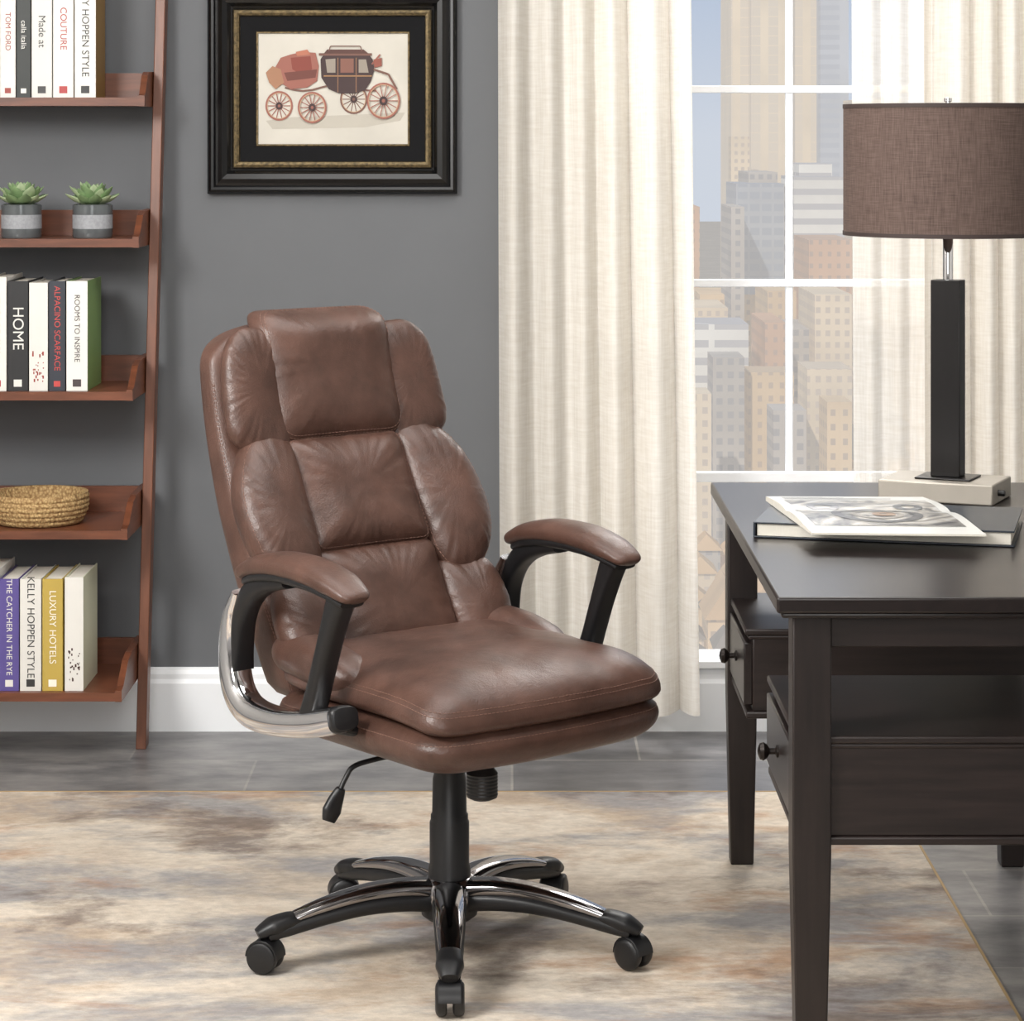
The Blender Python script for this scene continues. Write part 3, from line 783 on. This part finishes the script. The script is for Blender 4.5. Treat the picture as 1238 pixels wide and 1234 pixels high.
# =====================================================================
# OFFICE CHAIR  (local frame: faces -y)
# =====================================================================
CC = Vector((-.112, 4.575, RT+.0005)); CR = math.radians(38.9)
ch = empty('office_chair', CC, CR, world_children=False)
CM_inv = (Matrix.Translation(CC) @ Matrix.Rotation(CR, 4, 'Z')).inverted()
def CL(u, v, d): return CM_inv @ Vector((X(u, d), d, Z(v, d)))
SG = MB()
def stitches(path, closed=False, step=.008, dash=.0055, w=.0007):
    pts = path + ([path[0]] if closed else [])
    d = [0]
    for a, b in zip(pts, pts[1:]): d.append(d[-1] + (b-a).length)
    def at(t):
        lo, hi = 0, len(d)-1
        while hi-lo > 1:
            m_ = (lo+hi)//2
            if d[m_] <= t: lo = m_
            else: hi = m_
        k = (t-d[lo])/max(1e-9, d[hi]-d[lo]); return pts[lo].lerp(pts[hi], min(1, max(0, k)))
    t = 0
    while t + dash < d[-1]:
        a, b = at(t), at(t+dash); dr = (b-a)
        if dr.length > 1e-5:
            dr.normalize(); s1 = dr.orthogonal().normalized()*w; s2 = dr.cross(s1)
            vs = [a+s1, a+s2, a-s1, a-s2, b+s1, b+s2, b-s1, b-s2]
            SG.add(vs, [(0,1,5,4), (1,2,6,5), (2,3,7,6), (3,0,4,7), (0,3,2,1), (4,5,6,7)], M_stitch)
        t += step

def pillow(outline, mapf, bulge, back, n=144, R=22, p=4.0, q=2.0, noise_amp=.004, seed=0, stitch=None, name='cushion', pucker=.0022):
    o = resample(outline, n)
    cx = sum(a for a, b in o)/n; cy = sum(b for a, b in o)/n
    def h(r, B): return B * max(0, 1 - r**p) ** (1/q)
    def nz_(a, b, r):
        th = math.atan2(b-cy, a-cx)
        pk = noise.noise(Vector((math.cos(th)*9+seed, math.sin(th)*9, seed*.7)))
        return (noise_amp * noise.noise(Vector((a*13+seed, b*13, seed*1.7)))*(1-r**6) + pucker*pk*2*(r**3)*(1-r**14))
    vs = []; fs = []
    vs.append(mapf(cx, cy, bulge))
    rr_ = [math.sin(math.pi/2*i/R) for i in range(1, R+1)]
    for r in rr_:
        for a, b in o:
            aa, bb = cx+(a-cx)*r, cy+(b-cy)*r
            vs.append(mapf(aa, bb, h(r, bulge) + nz_(aa, bb, r)))
    for r in reversed(rr_[:-1]):
        for a, b in o: vs.append(mapf(cx+(a-cx)*r, cy+(b-cy)*r, -h(r, back)))
    vs.append(mapf(cx, cy, -back)); last = len(vs)-1
    K = 2*R-1
    for i in range(n): fs.append((0, 1+i, 1+(i+1) % n))
    for j in range(K-1):
        for i in range(n): i2 = (i+1) % n; fs.append((1+j*n+i, 1+(j+1)*n+i, 1+(j+1)*n+i2, 1+j*n+i2))
    for i in range(n): fs.append((last, 1+(K-1)*n+(i+1) % n, 1+(K-1)*n+i))
    g = MB(); g.add(vs, fs, M_leather); ob = g.obj(name, ch, angle=180)
    for sr in (stitch or []):
        path = []
        for a, b in resample(outline, 400):
            aa, bb = cx+(a-cx)*sr, cy+(b-cy)*sr
            path.append(Vector(mapf(aa, bb, h(sr, bulge) + .0005 + nz_(aa, bb, sr))))
        stitches(path, True)
    return ob

YF = [(.40, .145), (.53, .16), (.62, .205), (.72, .257), (.80, .305), (.90, .355), (.97, .380), (1.05, .40), (1.18, .425)]
YR = [(.40, .265), (.50, .295), (.66, .355), (.80, .405), (.95, .45), (1.06, .475), (1.14, .488)]
WZ = [(.42, .215), (.50, .236), (.62, .252), (.75, .260), (.88, .258), (1.0, .252), (1.12, .244)]
def bmap(a, b, h): return (a, interp(YF, b) - .93*h - .35*a*a, b + .34*h)
vs = []; fs = []; n = 72; NZ = 60; Z0, Z1 = .415, 1.108
for j in range(NZ+1):
    s_ = j/NZ; z = Z0 + (Z1-Z0)*(1-(1-s_)**1.6)
    w = interp(WZ, z); yf_, yr_ = interp(YF, z)+.004, interp(YR, z)
    k = max(0, (z-(Z1-.10))/.10); kt = max(0, (z-(Z1-.05))/.05); kb = max(0, ((Z0+.06)-z)/.06)
    w *= max(.0, 1-min(1, k)**3.2)**(1/2.6) if k < 1 else 0
    w = max(w, .02) * max(.5, (1-kb**2.5)**.5)
    tm = (1-min(.995, kt)**3)**.45 * max(.25, (1-kb**2.2)**.5)
    yc, hh = (yf_+yr_)/2, (yr_-yf_)/2*tm
    for i in range(n):
        a = 2*math.pi*i/n; ca, sa = math.cos(a), math.sin(a)
        x = w*math.copysign(abs(ca)**(2/5.0), ca); y = yc + hh*math.copysign(abs(sa)**(2/4.0), sa) - .35*x*x*(.5-.5*sa)
        vs.append((x, y, z))
for j in range(NZ):
    for i in range(n): i2 = (i+1) % n; fs.append((j*n+i, j*n+i2, (j+1)*n+i2, (j+1)*n+i))
fs.append(list(range(n))[::-1]); fs.append([NZ*n+i for i in range(n)])
g = MB(); g.add(vs, fs, M_leather); g.obj('back_shell', ch, angle=180)
for sx in (-1, 1):
    for off in (-.03, .03):
        path = []
        for k in range(120):
            z = .46 + .54*k/119; w = interp(WZ, z); yf_, yr_ = interp(YF, z)+.004, interp(YR, z)
            sa = -.30 - off; ca = math.sqrt(1-sa*sa)
            hh = (yr_-yf_)/2
            x = w*ca**.4; path.append(Vector((sx*(x+.0006), (yf_+yr_)/2 - hh*abs(sa)**.5 - .35*x*x*(.5-.5*sa), z)))
        stitches(path)

def mir(pl): return [(-a, b) for a, b in pl]
lobe = crom([(.120, .885), (.15, .908), (.195, .906), (.238, .876), (.268, .815), (.274, .745), (.255, .680), (.215, .636), (.165, .630), (.132, .66), (.122, .72), (.116, .80)])
lowside = crom([(.13, .65), (.17, .655), (.225, .66), (.254, .62), (.254, .54), (.22, .475), (.14, .47), (.126, .56)])
wing = crom([(.11, 1.080), (.165, 1.100), (.205, 1.092), (.234, 1.055), (.248, .97), (.244, .90), (.19, .868), (.12, .87), (.11, .98)])
for sgn, f_ in ((1, lambda p: p), (-1, mir)):
    tag = 'left' if sgn > 0 else 'right'
    pillow(f_(wing), bmap, .036, .03, name='wing_pad_'+tag, p=2.8, seed=3*sgn)
    pillow(f_(lobe), bmap, .050, .06, name='side_bolster_'+tag, p=2.6, seed=5*sgn, stitch=[.94])
    pillow(f_(lowside), bmap, .042, .05, name='lower_side_pad_'+tag, p=2.6, seed=8*sgn)
pillow(rrect(-.138, .134, .488, .70, .02), bmap, .046, .04, name='lower_back_pad', p=2.9, seed=11)
pillow(rrect(-.140, .130, .690, .892, .016), bmap, .054, .04, name='lumbar_pad', p=2.9, seed=13, stitch=[.93, .965])
def hmap(a, b, h):
    x, y, z = bmap(a, b, h)
    k = max(0, b-1.065)
    return (x, y + k*k*9, z - k*k*2.0)
pillow(rrect(-.152, .146, .880, 1.135, .034), hmap, .062, .045, name='headrest_pad', p=2.9, seed=17, stitch=[.915, .945])

def bow(a, b, k): return (k*(1-(a/.27)**2)) * min(1, max(0, (-b-.10)/.17))
def smap_u(a, b, h):
    z0 = .494 + .10*max(0, b-.02)**1.5
    f = max(0, -b-.10)
    return (a, b - bow(a, b, .026), z0 + h - .42*f*f)
def smap_l(a, b, h): return (a, b - bow(a, b, .030), .440 + h)
pillow(rrect(-.262, .282, -.288, .21, [.08, .08, .05, .07]), smap_l, .044, .056, name='seat_lower_cushion', p=5, q=2.0, seed=21, R=26, stitch=[.985], pucker=.001)
pillow(rrect(-.258, .280, -.290, .20, [.08, .08, .036, .06]), smap_u, .068, .034, name='seat_upper_cushion', p=4.0, q=2.0, seed=23, R=26, stitch=[.980, .962], pucker=.001)
for sx in (-1, 1):
    g = MB()
    zz = -.020
    g.sweep([(sx*.195, -.07, .515+zz), (sx*.212, -.04, .530+zz), (sx*.220, .01, .543+zz), (sx*.222, .08, .553+zz), (sx*.218, .16, .558+zz), (sx*.205, .20, .55+zz)],
            [.012, .036, .050, .052, .048, .03], [.01, .024, .035, .039, .038, .025], M_leather, ex=2.2, n=32)
    g.obj('seat_side_bolster', ch, angle=180)
SG.obj('stitching', ch, smooth=False)

for sx in (-1, 1):
    ax = sx*.305
    def P(y, z, dx=0): return (ax + sx*dx, y, z)
    dz = -.012
    g = MB()
    g.sweep([P(-.146, .692+dz), P(-.136, .699+dz), P(-.09, .714+dz), P(-.02, .726+dz), P(.07, .727+dz), P(.14, .716+dz), P(.187, .700+dz), P(.202, .692+dz)],
            [.016, .031, .041, .043, .041, .037, .028, .014], [.006, .012, .019, .022, .022, .019, .014, .007], M_leather, n=32, ex=2.4)
    g.obj('arm_pad', ch, angle=180)
    g = MB()
    g.sweep([P(-.130, .685+dz), P(-.09, .698+dz), P(-.02, .708+dz), P(.07, .708+dz), P(.14, .698+dz), P(.18, .684+dz)], [.024, .034, .036, .034, .03, .02], [.006, .009, .012, .012, .011, .008], M_black, n=24)
    X1 = (1, 0, 0)
    g.sweep([P(-.105, .690), P(-.088, .655), P(-.065, .60), P(-.042, .54), P(-.022, .49), P(-.010, .462)], [.022]*6, [.026, .021, .017, .016, .018, .020], M_black, side=X1, n=24, ex=3)
    g.sweep([P(.05, .688), P(.12, .676), P(.172, .650), P(.200, .605), P(.206, .555), P(.204, .51)], [.022]*6, [.012, .017, .020, .016, .010, .003], M_black, side=X1, n=24, ex=3)
    g.obj('arm_frame', ch)
    g = MB()
    g.sweep([P(.198, .650), P(.222, .608), P(.233, .555), P(.229, .498), P(.207, .459), P(.162, .439), P(.08, .439), P(-.02, .455), P(-.096, .475)],
            [.027]*9, [.009, .016, .022, .025, .026, .026, .024, .024, .023], M_chrome, side=X1, n=28, ex=3.0, sub=10)
    g.obj('arm_chrome_band', ch)
    g = MB()
    g.sweep([(sx*.20, -.04, .430), (sx*.26, -.04, .445), (ax-sx*.01, -.04, .455)], .045, .012, M_black, n=20)
    g.sweep([P(-.092, .474), P(-.103, .477), (ax-sx*.004, -.108, .478)], .0245, [.0235, .022, .018], M_black, side=X1, n=24, ex=3.4)
    g.obj('arm_bracket', ch)

g = MB(); g.box(-.10, .10, -.13, .12, .362, .398, M_black); g.box(-.17, .17, -.02, .06, .385, .402, M_black); g.obj('tilt_mechanism', ch, bevel=.006)
g = MB()
k0 = CL(583, 975, 4.42); kx, ky = k0.x, k0.y
g.lathe([(.018, .0), (.026, .004)] + [(.0275 if i % 2 else .0265, .006+i*.003) for i in range(14)] + [(.022, .052), (.016, .062), (.016, .075)], (kx, ky, .312), M_black, n=32)
g.obj('tension_knob', ch)
g = MB()
pl = [CL(500, 908, 4.50), CL(470, 914, 4.46), CL(430, 925, 4.42), CL(418, 940, 4.41), CL(409, 960, 4.40)]
g.sweep([tuple(p) for p in pl], .0045, .0045, M_black, ex=2, n=12)
pd = [CL(412, 953, 4.40), CL(407, 964, 4.40), CL(401, 980, 4.395), CL(397, 993, 4.39)]
g.sweep([tuple(p) for p in pd], [.009, .016, .022, .015], [.007, .009, .010, .006], M_black, up=(0.3, -1, 0), n=20, ex=2.5)
g.obj('height_lever', ch)
g = MB()
g.lathe([(.036, .09), (.038, .095), (.038, .15), (.0355, .158), (.0355, .232), (.0335, .236), (.0335, .245), (.031, .248), (.030, .31), (.028, .318), (.028, .364)], (0, 0, 0), M_black, n=40)
g.obj('gas_column_cover', ch, angle=40)

g = MB(); gb = MB(); gw = MB()
g.lathe([(.050, .085), (.054, .10), (.052, .122), (.044, .132), (.037, .136)], (0, 0, 0), M_dchrome, n=40)
gb.lathe([(.040, .060), (.050, .068), (.052, .088)], (0, 0, 0), M_black, n=40)
for k in range(5):
    a = -math.pi/2 - CR + math.radians(1.5) + k*2*math.pi/5
    c, s = math.cos(a), math.sin(a)
    def Q(r, z): return (r*c, r*s, z)
    g.sweep([Q(.03, .116), Q(.09, .122), Q(.16, .119), Q(.23, .106), Q(.29, .089)], [.030, .028, .026, .023, .018], [.018, .016, .014, .012, .008], M_dchrome, n=24, ex=2.4)
    gb.sweep([Q(.03, .094), Q(.09, .100), Q(.16, .098), Q(.23, .087), Q(.30, .072), Q(.335, .064)], [.031, .030, .028, .025, .022, .018], [.018, .017, .015, .013, .012, .010], M_black, n=24, ex=3)
    gb.sweep([Q(.275, .086), Q(.295, .085), Q(.325, .078), Q(.352, .066)], [.018, .022, .024, .014], [.010, .014, .015, .009], M_black, n=24, ex=2.5)
    gw.lathe([(.006, .03), (.006, .07)], (.338*c, .338*s, 0), M_black, n=12)
    wa = a + (math.pi/2, 1.1, 1.9, -.5, .9)[k]
    T = Matrix.Translation(Vector((.338*c, .338*s, .0285))) @ Matrix.Rotation(wa, 4, 'Z') @ Matrix.Rotation(math.pi/2, 4, 'Y')
    for off in (-.0245, .0045):
        gw.lathe([(.0, off), (.017, off), (.022, off+.001), (.026, off+.003), (.028, off+.006), (.028, off+.014), (.026, off+.018), (.022, off+.020), (0, off+.020)], (0, 0, 0), M_black, n=36, M=T)
    vs = []; fs = []
    for i in range(13):
        q = math.pi*i/12 - .05
        for w_, rr2 in ((-.0185, .0305), (-.0205, .029), (-.0205, .0275), (.0205, .0275), (.0205, .029), (.0185, .0305)):
            vs.append((-rr2*math.sin(q), rr2*math.cos(q), w_))
    for i in range(12):
        for j in range(6): j2 = (j+1) % 6; fs.append((i*6+j, i*6+j2, (i+1)*6+j2, (i+1)*6+j))
    gw.add(vs, fs, M_black, T)
g.obj('base_chrome_arms', ch); gb.obj('base_underside', ch); gw.obj('casters', ch)

# =====================================================================
# LIGHTS, WORLD, CAMERA
# =====================================================================
def area(name, loc, target, size, power, col=(1, 1, 1), sy=None):
    l = bpy.data.lights.new(name, 'AREA'); l.size = size; l.energy = power; l.color = col
    if sy: l.shape = 'RECTANGLE'; l.size_y = sy
    ob = bpy.data.objects.new(name, l); scene.collection.objects.link(ob)
    ob.location = loc; ob.rotation_euler = (Vector(target)-Vector(loc)).to_track_quat('-Z', 'Y').to_euler()
area('softbox_key', (-2.0, 2.6, 2.5), (-.1, 4.8, .7), .95, 118, (1, .98, .95))
area('softbox_fill', (-.3, -.4, 2.0), (.3, 5.5, .6), 1.6, 66, (1, .985, .965))
area('added_ceiling_fill', (.1, 4.4, 2.8), (.1, 4.4, 0), 2.0, 48, (1, .985, .965), 2.0)  # added unseen area lamp under the ceiling, lifts the interior light
area('added_curtain_backlight', (1.0, 8.3, 3.9), (.6, 6.2, 1.2), 2.6, 320, (1, .965, .92))  # added unseen area lamp outside, brightens the curtains as a skylight stand-in
sun = bpy.data.lights.new('sun', 'SUN'); sun.energy = 2.7; sun.angle = .02; sun.color = (1, .95, .86)
so = bpy.data.objects.new('sun', sun); scene.collection.objects.link(so); so.location = (-20, -30, 40)
so.rotation_euler = Vector((.4, 1, -.85)).to_track_quat('-Z', 'Y').to_euler()
w = bpy.data.worlds.new('sky'); scene.world = w; w.use_nodes = True
nt = w.node_tree; bg = nt.nodes['Background']
tc = nt.nodes.new('ShaderNodeTexCoord'); sp = nt.nodes.new('ShaderNodeSeparateXYZ'); rp = nt.nodes.new('ShaderNodeValToRGB')
nt.links.new(tc.outputs['Generated'], sp.inputs[0]); nt.links.new(sp.outputs['Z'], rp.inputs['Fac']); nt.links.new(rp.outputs['Color'], bg.inputs['Color'])
rp.color_ramp.elements[0].position = 0; rp.color_ramp.elements[0].color = lin((208, 215, 226))
rp.color_ramp.elements[1].position = .08; rp.color_ramp.elements[1].color = lin((178, 194, 218))
bg.inputs['Strength'].default_value = 1.0

cam = bpy.data.cameras.new('camera'); co = bpy.data.objects.new('camera', cam); scene.collection.objects.link(co)
co.location = (0, 0, H); co.rotation_euler = (math.pi/2, 0, 0)
cam.sensor_fit = 'HORIZONTAL'; cam.sensor_width = 36; cam.lens = F/1238*36
cam.shift_x = 0; cam.shift_y = -(617-HY)/1238
cam.clip_start = .05; cam.clip_end = 5000
scene.camera = co
